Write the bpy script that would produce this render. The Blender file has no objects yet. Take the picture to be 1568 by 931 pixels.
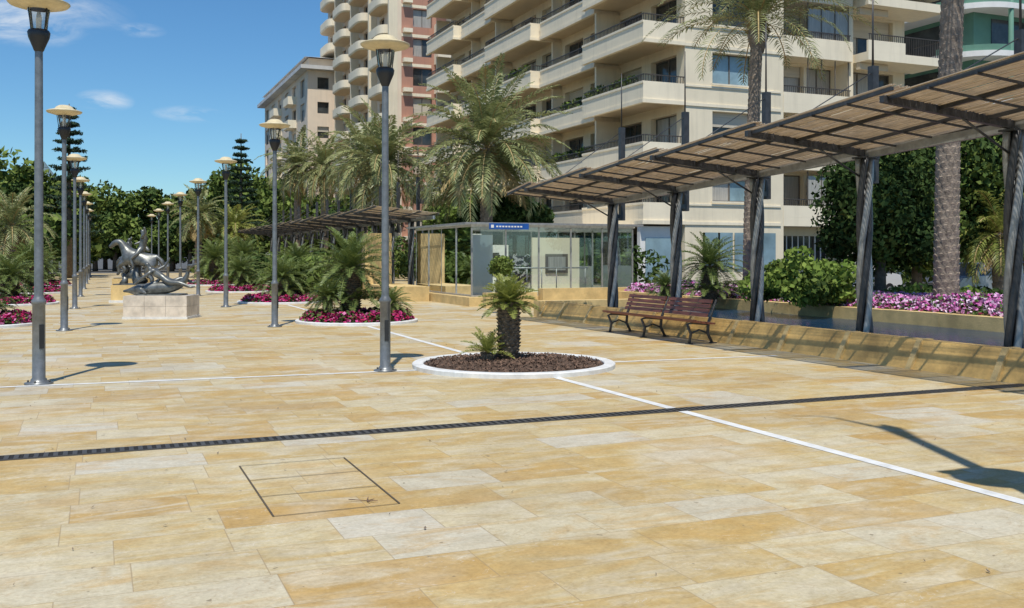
import bpy, math, random
import numpy as np
from mathutils import Vector, Matrix
random.seed(7); rng=np.random.default_rng(7)
TH=math.atan2(.3893,.9211); ST,CT=math.sin(TH),math.cos(TH)
def P(lat,dep):            # metres right of / ahead of the viewpoint -> plaza coordinates
    return (CT*lat+ST*dep, -ST*lat+CT*dep)
scene=bpy.context.scene
# ---------------------------------------------------------------- materials
def newmat(name):
    m=bpy.data.materials.new(name); m.use_nodes=True
    nt=m.node_tree; b=nt.nodes['Principled BSDF']; return m,nt,b
def N(nt,t,**kw):
    n=nt.nodes.new(t)
    for k,v in kw.items(): setattr(n,k,v)
    return n
def ramp(nt,stops,src):
    r=N(nt,'ShaderNodeValToRGB'); e=r.color_ramp.elements
    while len(e)<len(stops): e.new(.5)
    for i,(p,c) in enumerate(stops):
        e[i].position=p; e[i].color=(*c,1)
    nt.links.new(src,r.inputs[0]); return r.outputs[0]
def mix(nt,a,b,f,mode='MIX'):
    m=N(nt,'ShaderNodeMixRGB',blend_type=mode)
    for s,i in ((f,0),(a,1),(b,2)):
        if isinstance(s,(int,float)): m.inputs[i].default_value=s
        elif isinstance(s,tuple): m.inputs[i].default_value=(*s,1)
        else: nt.links.new(s,m.inputs[i])
    return m.outputs[0]
def M(nt,op,a,b=None,c=None):
    m=N(nt,'ShaderNodeMath',operation=op)
    for i,s in enumerate((a,b,c)):
        if s is None: continue
        if isinstance(s,(int,float)): m.inputs[i].default_value=s
        else: nt.links.new(s,m.inputs[i])
    return m.outputs[0]
def noise(nt,vec,scale,detail=4,rough=.55,dist=0):
    n=N(nt,'ShaderNodeTexNoise'); n.inputs['Scale'].default_value=scale
    n.inputs['Detail'].default_value=detail; n.inputs['Roughness'].default_value=rough
    n.inputs['Distortion'].default_value=dist
    if vec is not None: nt.links.new(vec,n.inputs['Vector'])
    return n.outputs[0]
def pos(nt): return N(nt,'ShaderNodeNewGeometry').outputs['Position']
def scalev(nt,vec,s):
    m=N(nt,'ShaderNodeMapping'); m.inputs['Scale'].default_value=s
    nt.links.new(vec,m.inputs['Vector']); return m.outputs[0]
def sc(c,k): return tuple(min(1,x*k) for x in c)
def mat(name,col,rough=.6,metal=0,ns=3,var=.18,bump=0,bs=30,stretch=(1,1,1),spec=.5):
    m,nt,b=newmat(name); p=scalev(nt,pos(nt),stretch)
    s=noise(nt,p,ns,4,.65)
    nt.links.new(ramp(nt,[(.3,sc(col,1-var)),(.7,sc(col,1+var))],s),b.inputs['Base Color'])
    b.inputs['Roughness'].default_value=rough; b.inputs['Metallic'].default_value=metal
    b.inputs['Specular IOR Level'].default_value=spec
    if bump:
        bp=N(nt,'ShaderNodeBump'); bp.inputs['Strength'].default_value=bump; bp.inputs['Distance'].default_value=.02
        nt.links.new(noise(nt,p,bs,3),bp.inputs['Height']); nt.links.new(bp.outputs[0],b.inputs['Normal'])
    return m
def wallmat(name,col,streak=.25):
    """painted render with faint rain streaks and dirt"""
    m,nt,b=newmat(name); p=pos(nt)
    n1=noise(nt,p,.5,4,.6); n2=noise(nt,scalev(nt,p,(2.2,2.2,.16)),1.6,4,.65)
    c=ramp(nt,[(.3,sc(col,.93)),(.7,sc(col,1.05))],n1)
    c=mix(nt,c,sc(col,.62),M(nt,'MULTIPLY',ramp(nt,[(.5,(0,0,0)),(.75,(1,1,1))],n2),streak*1.6))
    nt.links.new(c,b.inputs['Base Color']); b.inputs['Roughness'].default_value=.8; b.inputs['Specular IOR Level'].default_value=.3
    return m
def leafmat(name,c1,c2,trans=.0,gloss=False):
    m,nt,b=newmat(name); g=N(nt,'ShaderNodeNewGeometry')
    big=noise(nt,g.outputs['Position'],.9,1)
    f=M(nt,'ADD',M(nt,'MULTIPLY',g.outputs['Random Per Island'],.6),M(nt,'MULTIPLY',big,.5))
    col=ramp(nt,[(.15,c1),(.85,c2)],f)
    if gloss: nt.links.new(col,b.inputs['Base Color']); b.inputs['Roughness'].default_value=.42; b.inputs['Specular IOR Level'].default_value=.4; out=b.outputs[0]
    else:
        d=N(nt,'ShaderNodeBsdfDiffuse'); nt.links.new(col,d.inputs[0]); out=d.outputs[0]
    if trans:
        t=N(nt,'ShaderNodeBsdfTranslucent'); nt.links.new(col,t.inputs[0])
        ms=N(nt,'ShaderNodeMixShader'); ms.inputs[0].default_value=trans
        nt.links.new(out,ms.inputs[1]); nt.links.new(t.outputs[0],ms.inputs[2]); out=ms.outputs[0]
    nt.links.new(out,nt.nodes['Material Output'].inputs[0])
    return m
def flowermat(name,cols):
    m,nt,b=newmat(name); g=N(nt,'ShaderNodeNewGeometry')
    r=N(nt,'ShaderNodeValToRGB'); r.color_ramp.interpolation='CONSTANT'; e=r.color_ramp.elements
    while len(e)<len(cols): e.new(.5)
    for i,c in enumerate(cols): e[i].position=i/len(cols); e[i].color=(*c,1)
    nt.links.new(g.outputs['Random Per Island'],r.inputs[0])
    d=N(nt,'ShaderNodeBsdfDiffuse'); nt.links.new(r.outputs[0],d.inputs[0]); nt.links.new(d.outputs[0],nt.nodes['Material Output'].inputs[0]); return m
def glassmat(name,tint=(.75,.88,.9),op=.03,ior=1.35,refl=(.9,.95,1)):
    m,nt,b=newmat(name)
    tr=N(nt,'ShaderNodeBsdfTransparent'); tr.inputs[0].default_value=(*tint,1)
    gl=N(nt,'ShaderNodeBsdfGlossy'); gl.inputs['Roughness'].default_value=.02; gl.inputs[0].default_value=(*refl,1)
    fr=N(nt,'ShaderNodeFresnel'); fr.inputs[0].default_value=ior
    f=M(nt,'ADD',fr.outputs[0],op)
    ms=N(nt,'ShaderNodeMixShader'); nt.links.new(f,ms.inputs[0])
    nt.links.new(tr.outputs[0],ms.inputs[1]); nt.links.new(gl.outputs[0],ms.inputs[2])
    nt.links.new(ms.outputs[0],nt.nodes['Material Output'].inputs[0]); return m

def pavemat():
    m,nt,b=newmat('golden_sandstone_slabs'); p=pos(nt)
    s=N(nt,'ShaderNodeSeparateXYZ'); nt.links.new(p,s.inputs[0]); X,Y=s.outputs[0],s.outputs[1]
    H=.5
    y=M(nt,'DIVIDE',M(nt,'ADD',Y,.2),H); row=M(nt,'FLOOR',y); fy=M(nt,'MULTIPLY',M(nt,'FRACT',y),H)
    w1=N(nt,'ShaderNodeTexWhiteNoise',noise_dimensions='1D'); nt.links.new(row,w1.inputs['W'])
    w2=N(nt,'ShaderNodeTexWhiteNoise',noise_dimensions='1D'); nt.links.new(M(nt,'ADD',row,77.3),w2.inputs['W'])
    W=M(nt,'ADD',M(nt,'MULTIPLY',w2.outputs[0],.5),.62)
    x=M(nt,'DIVIDE',M(nt,'ADD',X,M(nt,'MULTIPLY',w1.outputs[0],5)),W); col=M(nt,'FLOOR',x)
    fx=M(nt,'MULTIPLY',M(nt,'FRACT',x),W)
    e=M(nt,'MINIMUM',M(nt,'MINIMUM',fx,M(nt,'SUBTRACT',W,fx)),M(nt,'MINIMUM',fy,M(nt,'SUBTRACT',H,fy)))
    idv=N(nt,'ShaderNodeCombineXYZ'); nt.links.new(col,idv.inputs[0]); nt.links.new(row,idv.inputs[1])
    wn=N(nt,'ShaderNodeTexWhiteNoise',noise_dimensions='3D'); nt.links.new(idv.outputs[0],wn.inputs['Vector'])
    rv=wn.outputs[0]
    cv=N(nt,'ShaderNodeCombineXYZ')
    nt.links.new(M(nt,'MULTIPLY',X,.6),cv.inputs[0]); nt.links.new(M(nt,'MULTIPLY',Y,1.5),cv.inputs[1]); nt.links.new(M(nt,'MULTIPLY',rv,41),cv.inputs[2])
    cloud=noise(nt,cv.outputs[0],1.7,5,.62,1.3)
    base=ramp(nt,[(0,(.50,.335,.13)),(.2,(.53,.385,.165)),(.45,(.56,.43,.205)),(.66,(.58,.475,.265)),(.82,(.59,.51,.33)),(.92,(.58,.53,.40)),(1,(.57,.53,.44))],rv)
    c1=mix(nt,base,(.53,.325,.095),M(nt,'MULTIPLY',ramp(nt,[(.50,(0,0,0)),(.65,(1,1,1))],cloud),.55))
    c2=mix(nt,c1,(.63,.56,.41),M(nt,'MULTIPLY',ramp(nt,[(.37,(1,1,1)),(.52,(0,0,0))],cloud),.65))
    vn=noise(nt,cv.outputs[0],2.6,4,.55,2.2)
    vm=ramp(nt,[(0,(1,1,1)),(.016,(0,0,0))],M(nt,'ABSOLUTE',M(nt,'SUBTRACT',vn,.5)))
    c3=mix(nt,c2,(.34,.20,.07),M(nt,'MULTIPLY',vm,.32))
    big=noise(nt,p,.5,4,.6)
    wm=ramp(nt,[(0,(1,1,1)),(.006,(0,0,0))],M(nt,'ABSOLUTE',M(nt,'SUBTRACT',vn,.60)))
    c3=mix(nt,c3,(.74,.70,.62),M(nt,'MULTIPLY',wm,.5))
    c4=mix(nt,c3,(.36,.30,.21),M(nt,'MULTIPLY',ramp(nt,[(.47,(0,0,0)),(.72,(1,1,1))],big),.40))
    c4=mix(nt,c4,(.62,.57,.46),M(nt,'MULTIPLY',ramp(nt,[(.30,(1,1,1)),(.47,(0,0,0))],big),.5))
    fine=noise(nt,p,30,5,.78); c5=mix(nt,c4,ramp(nt,[(.3,(.72,.71,.68)),(.62,(1.0,1.0,1.0))],fine),.85,'MULTIPLY')
    mid=noise(nt,p,4.5,4,.7); c5=mix(nt,c5,ramp(nt,[(.35,(.85,.83,.79)),(.6,(1.03,1.03,1.03))],mid),.8,'MULTIPLY')
    sp=noise(nt,p,13,2,.5); c5=mix(nt,c5,(.16,.12,.07),M(nt,'MULTIPLY',ramp(nt,[(.72,(0,0,0)),(.75,(1,1,1))],sp),.7))
    jw=M(nt,'ADD',-.0005,M(nt,'MULTIPLY',mid,.0075))
    j=M(nt,'LESS_THAN',e,jw)
    c6=mix(nt,c5,(.29,.21,.12),M(nt,'MULTIPLY',j,.62))
    nt.links.new(c6,b.inputs['Base Color'])
    rr=N(nt,'ShaderNodeMapRange'); nt.links.new(cloud,rr.inputs[0]); rr.inputs[3].default_value=.42; rr.inputs[4].default_value=.75
    nt.links.new(rr.outputs[0],b.inputs['Roughness']); b.inputs['Specular IOR Level'].default_value=.35
    h=M(nt,'SUBTRACT',M(nt,'ADD',M(nt,'MULTIPLY',fine,.3),M(nt,'MULTIPLY',rv,.5)),j)
    bp=N(nt,'ShaderNodeBump'); bp.inputs['Strength'].default_value=.3; bp.inputs['Distance'].default_value=.006
    nt.links.new(h,bp.inputs['Height']); nt.links.new(bp.outputs[0],b.inputs['Normal'])
    return m
MP=pavemat()
M_ground=mat('asphalt',(.09,.088,.085),.9,ns=.4)
M_white=mat('white_marble',(.70,.70,.68),.5,ns=5,var=.16)
M_shade_tyre=mat('trough_shade_tyre_black',(.012,.012,.012),.9)
M_groove=mat('hatch_groove',(.09,.07,.045),.9)
M_iron=mat('cast_iron',(.09,.086,.08),.6,.4,ns=9)
M_pole=mat('grey_painted_steel',(.19,.20,.205),.38,.4,ns=8,var=.25)
M_dark=mat('dark_painted_steel',(.035,.038,.042),.4,.3)
M_disc=mat('cream_enamel',(.64,.54,.34),.4,ns=6)
M_lglass=glassmat('lamp_glass',(.9,.92,.9),.15)
M_steel=mat('pergola_steel',(.06,.06,.062),.42,.3,ns=7,var=.3)
M_steelL=mat('pergola_steel_light',(.34,.34,.33),.38,.3,ns=7,var=.25)
M_slat=mat('weathered_reed',(.54,.43,.31),.85,ns=3,var=.3,stretch=(9,1,9))
M_stoneY=mat('yellow_sandstone',(.62,.45,.20),.7,ns=1.6,var=.28,bump=.4)
M_stoneD=mat('stained_sandstone',(.66,.42,.14),.6,ns=1.6,var=.4,bump=.5,bs=12)
M_soil=mat('mulch_soil',(.09,.055,.035),.95,ns=14,var=.6,bump=1,bs=40)
M_chip=mat('bark_chips',(.15,.09,.06),.9,ns=25,var=.7)
M_water=mat('pool_water',(.012,.04,.085),.18,ns=2,bump=.5,bs=5,spec=.3)
M_wood=mat('varnished_wood',(.24,.08,.042),.42,ns=4,var=.35,stretch=(8,1,8))
M_bronze=mat('bronze',(.17,.175,.165),.42,.6,ns=6,var=.45)
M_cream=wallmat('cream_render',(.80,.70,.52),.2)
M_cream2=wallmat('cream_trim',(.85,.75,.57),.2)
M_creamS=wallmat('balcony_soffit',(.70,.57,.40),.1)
M_win=mat('window_glass',(.05,.055,.055),.08,ns=.6,var=.6)
M_winb=mat('bluish_window_glass',(.22,.32,.37),.08,ns=.5,var=.35)
M_curt=mat('curtain_behind_glass',(.38,.36,.32),.3,ns=3,var=.25,stretch=(6,6,.3))
M_shut=mat('beige_roller_shutter',(.54,.48,.38),.7,ns=2,stretch=(.1,.1,12))
M_frame=mat('window_frame',(.13,.11,.09),.5)
M_rail=mat('balcony_rail',(.06,.05,.042),.5)
M_salmon=wallmat('salmon_render',(.46,.24,.17),.2)
M_pink=wallmat('pale_pink_render',(.78,.64,.49),.15)
M_roof=mat('grey_roof_slab',(.60,.59,.57),.7,ns=.5)
M_green=mat('green_render',(.12,.26,.19),.7,ns=.5,var=.12)
M_wht=mat('white_paint',(.78,.76,.72),.6,ns=1,var=.06)
M_grey=mat('grey_panel',(.34,.37,.34),.5,ns=1,var=.2)
M_blue=mat('blue_sign',(.015,.09,.36),.4)
M_kglass=glassmat('kiosk_glass',(.88,.96,.96),.10,1.42)
M_trunk=mat('palm_bark',(.27,.215,.165),.95,ns=7,var=.35,bump=.8)
M_trunkD=mat('cycad_bark',(.18,.14,.10),.95,ns=12,var=.6,bump=1)
M_bark=mat('tree_bark',(.14,.11,.08),.95,ns=6,var=.4,bump=.8)
L_date=leafmat('date_palm_frond',(.13,.155,.055),(.35,.37,.16),.25,True)
L_dry=leafmat('dry_palm_frond',(.28,.20,.09),(.46,.36,.18))
L_cyc=leafmat('cycad_frond',(.07,.115,.03),(.22,.27,.075),.2,True)
L_cycY=leafmat('young_cycad_frond',(.16,.21,.045),(.38,.39,.10),.3,True)
L_dark=leafmat('dark_foliage',(.018,.038,.012),(.075,.115,.038))
L_mid=leafmat('tree_foliage',(.045,.08,.02),(.18,.23,.06))
L_lite=leafmat('bright_foliage',(.09,.16,.03),(.27,.35,.085),.25)
L_pine=leafmat('conifer_foliage',(.025,.05,.033),(.06,.095,.06))
F_pink=flowermat('pink_petunias',[(.60,.24,.48),(.52,.13,.36),(.68,.44,.62),(.62,.28,.52),(.72,.56,.68),(.64,.34,.55),(.08,.13,.04),(.48,.08,.28),(.10,.16,.05)])
F_mag=flowermat('magenta_petunias',[(.42,.03,.14),(.50,.06,.21),(.06,.10,.03),(.36,.02,.08),(.46,.05,.17),(.55,.18,.33),(.08,.13,.04)])
# ---------------------------------------------------------------- mesh builder
class MB:
    def __init__(s): s.v=[];s.f=[];s.m=[];s.mats=[];s.sm=[]
    def mi(s,m):
        if m not in s.mats: s.mats.append(m)
        return s.mats.index(m)
    def add(s,vs,fs,m,smooth=False):
        o=len(s.v); s.v.extend([tuple(v) for v in vs]); k=s.mi(m)
        for f in fs: s.f.append(tuple(i+o for i in f)); s.m.append(k); s.sm.append(smooth)
    def box(s,x0,x1,y0,y1,z0,z1,m):
        if x0>x1:x0,x1=x1,x0
        if y0>y1:y0,y1=y1,y0
        v=[(x0,y0,z0),(x1,y0,z0),(x1,y1,z0),(x0,y1,z0),(x0,y0,z1),(x1,y0,z1),(x1,y1,z1),(x0,y1,z1)]
        s.add(v,[(0,3,2,1),(4,5,6,7),(0,1,5,4),(1,2,6,5),(2,3,7,6),(3,0,4,7)],m)
    def hexa(s,v,m): s.add(v,[(0,3,2,1),(4,5,6,7),(0,1,5,4),(1,2,6,5),(2,3,7,6),(3,0,4,7)],m)
    def beam(s,p0,p1,w,h,m):
        p0,p1=Vector(p0),Vector(p1); t=(p1-p0).normalized()
        u=t.cross(Vector((0,0,1)))
        if u.length<1e-3: u=Vector((1,0,0))
        u.normalize(); n=u.cross(t); a=u*w/2; b=n*h/2
        s.hexa([p0-a-b,p0+a-b,p1+a-b,p1-a-b,p0-a+b,p0+a+b,p1+a+b,p1-a+b],m)
    def tube(s,pts,rad,n,m,cap=True):
        pts=[Vector(p) for p in pts]; vs=[];fs=[]
        if not hasattr(rad,'__len__'): rad=[rad]*len(pts)
        up=None
        for i,p in enumerate(pts):
            t=(pts[min(i+1,len(pts)-1)]-pts[max(i-1,0)]).normalized()
            if up is None: up=Vector((1,0,0)) if abs(t.x)<.8 else Vector((0,1,0))
            u=(up-t*up.dot(t)).normalized(); w=t.cross(u); up=u
            for k in range(n):
                a=2*math.pi*k/n; vs.append(p+(u*math.cos(a)+w*math.sin(a))*rad[i])
        for i in range(len(pts)-1):
            for k in range(n):
                k2=(k+1)%n; fs.append((i*n+k,i*n+k2,(i+1)*n+k2,(i+1)*n+k))
        s.add(vs,fs,m,True)
        if cap: 
            o=len(s.v)-len(vs); kk=s.mi(m)
            s.f.append(tuple(o+k for k in reversed(range(n)))); s.m.append(kk); s.sm.append(False)
            s.f.append(tuple(o+(len(pts)-1)*n+k for k in range(n))); s.m.append(kk); s.sm.append(False)
    def lathe(s,prof,n,m,c=(0,0,0),smooth=True,a0=0,a1=2*math.pi):
        vs=[];fs=[]; full=abs(a1-a0-2*math.pi)<1e-6; nn=n if full else n+1
        for r,z in prof:
            for k in range(nn):
                a=a0+(a1-a0)*k/n; vs.append((c[0]+r*math.cos(a),c[1]+r*math.sin(a),c[2]+z))
        for i in range(len(prof)-1):
            for k in range(n):
                k2=(k+1)%nn; fs.append((i*nn+k,i*nn+k2,(i+1)*nn+k2,(i+1)*nn+k))
        s.add(vs,fs,m,smooth)
    def quads(s,q,m):
        q=np.asarray(q).reshape(-1,3); n=len(q)//4
        s.add(q.tolist(),[(4*i,4*i+1,4*i+2,4*i+3) for i in range(n)],m)
    def build(s,name,loc=(0,0,0),rz=0,scale=1):
        me=bpy.data.meshes.new(name); me.from_pydata(s.v,[],s.f)
        for m in s.mats: me.materials.append(m)
        me.polygons.foreach_set('material_index',s.m); me.polygons.foreach_set('use_smooth',s.sm); me.update()
        return inst(me,name,loc,rz,scale)
def inst(me,name,loc=(0,0,0),rz=0,scale=1):
    o=bpy.data.objects.new(name,me); o.location=loc if len(loc)==3 else (*loc,0); o.rotation_euler[2]=rz
    o.scale=(scale,)*3; scene.collection.objects.link(o); return o
# ---------------------------------------------------------------- foliage helpers
def leaves(c,r,n,size,shell=.5,aspect=.55,up=0):
    c=np.array(c,float); r=np.array(r,float)
    d=rng.normal(size=(n,3)); d/=np.linalg.norm(d,axis=1)[:,None]
    rad=shell+(1-shell)*rng.random(n)**.7
    p=c+d*r*rad[:,None]
    nrm=rng.normal(size=(n,3))+d*.8+np.array([0,0,up]); nrm/=np.linalg.norm(nrm,axis=1)[:,None]
    a=np.cross(nrm,rng.normal(size=(n,3))); a/=np.linalg.norm(a,axis=1)[:,None]; b=np.cross(nrm,a)
    s=(size*(.6+.8*rng.random(n)))[:,None]
    return np.stack([p-a*s,p-b*s*aspect,p+a*s,p+b*s*aspect],1)
def scatter(pts,size,aspect=.9,up=1.6):
    p=np.array(pts); n=len(p)
    nrm=rng.normal(size=(n,3))+np.array([0,0,up]); nrm/=np.linalg.norm(nrm,axis=1)[:,None]
    a=np.cross(nrm,rng.normal(size=(n,3))); a/=np.linalg.norm(a,axis=1)[:,None]; b=np.cross(nrm,a)
    s=(size*(.6+.8*rng.random(n)))[:,None]
    return np.stack([p-a*s,p-b*s*aspect,p+a*s,p+b*s*aspect],1)
def crown(mb,c,r,nclump,nleaf,size,m,m2=None,cs=.42):
    for i in range(nclump):
        d=rng.normal(size=3); d/=np.linalg.norm(d); k=(.35+.6*rng.random())
        cc=np.array(c)+d*np.array(r)*k
        rr=np.array(r)*cs*(.6+.7*rng.random())
        mb.quads(leaves(cc,rr,nleaf,size,.55),m2 if (m2 and rng.random()<.35) else m)
def frond(mb,o,az,el,L,droop,nl,ll,lw,m,vee=.35,sag=.25,mr=None,fwd=.55,rw=.02):
    K=nl; t=np.linspace(0,1,K); e=el-droop*t**1.4
    st=L/(K-1); h=np.cumsum(np.cos(e))*st-math.cos(el)*st; z=np.cumsum(np.sin(e))*st-math.sin(el)*st
    ca,sa=math.cos(az),math.sin(az)
    p=np.stack([o[0]+h*ca,o[1]+h*sa,o[2]+z],1)
    T=np.stack([np.cos(e)*ca,np.cos(e)*sa,np.sin(e)],1)
    S=np.tile(np.array([-sa,ca,0.]),(K,1)); U=np.cross(T,S)*-1
    U=np.where(U[:,2:3]<0,-U,U)
    q=[]
    i0=max(1,int(K*.12))
    for sg in (-1,1):
        tt=t[i0:]; ln=ll*np.clip(np.sin(math.pi*(.12+.84*tt)),.05,1)**.7*(.85+.3*rng.random(K-i0))
        f=fwd+.3*tt+.15*rng.normal(size=K-i0)
        D=S[i0:]*sg+T[i0:]*f[:,None]+U[i0:]*(vee+.12*rng.normal(size=K-i0))[:,None]
        D/=np.linalg.norm(D,axis=1)[:,None]
        b=p[i0:]; w=T[i0:]*lw*.5
        mid=b+D*ln[:,None]*.5; tip=b+D*ln[:,None]; tip[:,2]-=sag*ln
        q.append(np.stack([b-w*.5,mid-w,tip,mid+w],1))
    mb.quads(np.concatenate(q),m)
    r=np.stack([p[:-1]-S[:-1]*rw,p[:-1]+S[:-1]*rw,p[1:]+S[1:]*rw*.8,p[1:]-S[1:]*rw*.8],1); mb.quads(r,mr or m)
def scaled_trunk(mb,h,r0,r1,m,lean=(0,0),dz=.09,nper=9,out=.35,bulge=0):
    K=14; pts=[];rad=[]
    for i in range(K+1):
        t=i/K; pts.append((lean[0]*t*t,lean[1]*t*t,h*t)); rad.append((r0+(r1-r0)*min(1,t*1.3))*(1+bulge*math.sin(math.pi*t)))
    mb.tube(pts,rad,12,m)
    n=int(h/dz*nper)
    vs=[];fs=[]
    for i in range(n):
        t=(i+.5)/n; a=i*2*math.pi/ (nper+.38)
        R=(r0+(r1-r0)*min(1,t*1.3))*(1+bulge*math.sin(math.pi*t)); cx,cy=lean[0]*t*t,lean[1]*t*t; z=h*t
        w=math.pi/nper*1.05; hz=dz*.75
        def q(an,rr,zz): return (cx+rr*math.cos(an),cy+rr*math.sin(an),zz)
        b=len(vs); ro=R*(1+out*(.7+.6*random.random()))
        vs+= [q(a-w,R*.96,z),q(a+w,R*.96,z),q(a,R*.96,z-hz),q(a-w*.4,ro,z+hz*.7),q(a+w*.4,ro,z+hz*.7),q(a,R*.9,z+hz)]
        fs+=[(b,b+2,b+3),(b+2,b+4,b+3),(b+2,b+1,b+4),(b+3,b+4,b+5),(b,b+3,b+5),(b+1,b+5,b+4)]
    mb.add(vs,fs,m)
def palm(name,loc,h,r0,r1,nf,L,ll,lw=.05,m=L_date,lean=(0,0),elmin=-35,nl=34,droop=1.5,dry=6,dz=.12,trunkm=None,rz=0,sag=.3,out=.14):
    mb=MB(); scaled_trunk(mb,h,r0,r1,trunkm or M_trunk,lean,dz,9,out)
    top=np.array([lean[0],lean[1],h])
    mb.tube([top-[0,0,.9],top-[0,0,.45],top-[0,0,.1],top+[0,0,.2]],[r1,r1*1.7,r1*1.5,r1*.5],10,M_trunk)
    mb.quads(leaves(top-[0,0,.25],(r1*1.8,r1*1.8,.5),200,.15,.7,.3),L_dry)
    for i in range(nf):
        t=(i+.5)/nf; el=math.radians(84-(84-elmin)*t**.9+random.uniform(-7,7))
        frond(mb,top+[0,0,.15*(1-t)],i*2.39996+random.uniform(-.2,.2),el,L*random.uniform(.8,1.08),droop*random.uniform(.65,1.2)*(.55+.6*math.cos(el)),nl,ll,lw,m,sag=sag,mr=L_dry)
    for i in range(dry):
        frond(mb,top-[0,0,.15],i*2.4+1,math.radians(-15-25*random.random()),L*.7,.8,nl,ll*.8,lw,L_dry,sag=.5)
    return mb.build(name,(*loc,0) if len(loc)==2 else loc,rz)
def cycad_mesh(name,h,r,nf,L,m,elmin=-25,ll=.16,droop=.9,nl=36,trunkm=M_trunkD,lw=.022,lower=0):
    mb=MB(); scaled_trunk(mb,h,r*.95,r,trunkm,(0,0),.055,10,.28,.08)
    top=np.array([0,0,h])
    for i in range(nf):
        t=(i+.5)/nf; el=math.radians(80-(80-elmin)*t+random.uniform(-5,5))
        frond(mb,top,i*2.39996,el,L*random.uniform(.85,1.05),droop*random.uniform(.7,1.2),nl,ll,lw,m,vee=.45,sag=.05,fwd=.35,rw=.012)
    for i in range(lower):
        frond(mb,np.array([r*math.cos(i*2.4),r*math.sin(i*2.4),h*.35]),i*2.39996,math.radians(random.uniform(5,40)),L*.75,.9,nl,ll,lw,m,vee=.4,sag=.05,fwd=.35,rw=.012)
    o=mb.build(name); me=o.data; bpy.data.objects.remove(o); return me
# ================================================================ GROUND
mb=MB(); mb.add([(-3000,-3000,-.02),(3000,-3000,-.02),(3000,3000,-.02),(-3000,3000,-.02)],[(0,1,2,3)],M_ground); mb.build('ground')
mb=MB(); mb.add([(-16,-12,0),(24,-12,0),(24,100,0),(-16,100,0)],[(0,1,2,3)],MP); mb.build('plaza_paving')
mb=MB(); z=.004
def strip(mb,p0,p1,w,z,m):
    p0=Vector((*p0,z));p1=Vector((*p1,z));t=(p1-p0).normalized();u=Vector((-t.y,t.x,0))*w/2
    mb.add([p0-u,p1-u,p1+u,p0+u],[(0,1,2,3)],m)
strip(mb,(5.85,-6),(5.87,12.3),.12,z,M_white); strip(mb,(5.87,15.3),(5.95,22.9),.12,z,M_white)
strip(mb,(-12,14.75),(4.33,13.9),.1,z,M_white); strip(mb,(7.4,13.75),(10.6,13.55),.1,z,M_white)
strip(mb,(5.95,26.2),(6,34),.12,z,M_white); strip(mb,(-12,25.2),(4.4,24.4),.1,z,M_white)
mb.build('white_marble_line')
mb=MB(); y0=9.2
mb.add([(-12,y0-.09,.004),(11.2,y0-.09,.004),(11.2,y0+.09,.004),(-12,y0+.09,.004)],[(0,1,2,3)],M_shade_tyre)  # flat black strip paints in the shade of a trough that isn't modelled
mb.box(-12,11.2,y0-.10,y0-.088,.0,.010,M_iron); mb.box(-12,11.2,y0+.088,y0+.10,.0,.010,M_iron)
x=-8
while x<11.2:
    mb.box(x,x+.038,y0-.086,y0+.086,.006,.011,M_iron); x+=.075
mb.build('drainage_channel')
mb=MB(); hx0,hx1,hy0,hy1=1.05,1.9,6.47,8.12
for (a,b) in (((hx0,hy0),(hx1,hy0)),((hx0,hy1),(hx1,hy1)),((hx0,hy0+.56),(hx1,hy0+.56)),((hx0,hy0+1.1),(hx1,hy0+1.1)),((hx0,hy0),(hx0,hy1)),((hx1,hy0),(hx1,hy1))):
    w=.011 if a[0]==b[0] else .009
    strip(mb,a,b,w*(1.2 if a[0]==b[0] else 1),.005+(.001 if a[0]==b[0] else 0),M_groove)
mb.build('access_hatch')
mb=MB()
q=[]
for i in range(190):
    lat=random.uniform(-8,8);dp=random.uniform(4.2,20);x,y=P(lat,dp); s=random.uniform(.006,.02);a=random.uniform(0,6.28)
    c,sn=math.cos(a)*s,math.sin(a)*s
    q.append([(x-c,y-sn,.006),(x+sn*.5,y-c*.5,.012),(x+c,y+sn,.02),(x-sn*.5,y+c*.5,.01)])
mb.quads(q,M_trunkD)
for k in range(6):
    x,y=P(-1.0,6.75); a=random.uniform(0,6.28); L=random.uniform(.05,.15); mb.beam((x,y,.01),(x+L*math.cos(a),y+L*math.sin(a),.014),.005,.004,M_chip)
mb.build('fallen_leaves')
# ================================================================ RING PLANTERS
def ring_border(mb,c,R):
    mb.lathe([(R-.17,.0),(R-.17,.06),(R-.155,.072),(R-.015,.072),(R,.06),(R,0)],72,M_white,(c[0],c[1],0),False)
def planter(c,flowers=True,R=1.55,mats=F_mag):
    mb=MB(); ring_border(mb,(0,0),R)
    prof=[(R-.17,.04)]+[( (R-.17)*(1-i/6), .04+.07*math.sin(i/6*1.57)) for i in range(1,7)]
    mb.lathe(prof,40,M_soil)
    mb.build('circular_planter',(*c,0))
    f=MB()
    if flowers:
        qs=[]
        for i in range(3600):
            a=random.uniform(0,6.283); r=random.uniform(R-.75,R-.12)
            edge=min(1,(R-.1-r)/.18); qs.append((r*math.cos(a),r*math.sin(a),.07+(.10+.11*random.random()+.04*math.sin(a*9+r*7))*edge))
        f.quads(scatter(qs,.05),mats)
        qs=[]
        for i in range(900):
            a=random.uniform(0,6.283); r=random.uniform(R-.9,R-.14); qs.append((r*math.cos(a),r*math.sin(a),random.uniform(.07,.2)))
        f.quads(scatter(qs,.05,.6),L_mid)
        f.build('flower_bed',(*c,0))
    else:
        qs=[]
        for i in range(2600):
            a=random.uniform(0,6.283); r=(R-.21)*math.sqrt(random.random()); qs.append((r*math.cos(a),r*math.sin(a),.056+.07*math.cos(r/R*1.5)))
        f.quads(scatter(qs,.024,.5,1.0),M_chip)
        f.build('bark_mulch',(*c,0))
planter((5.87,13.82),False)
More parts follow.
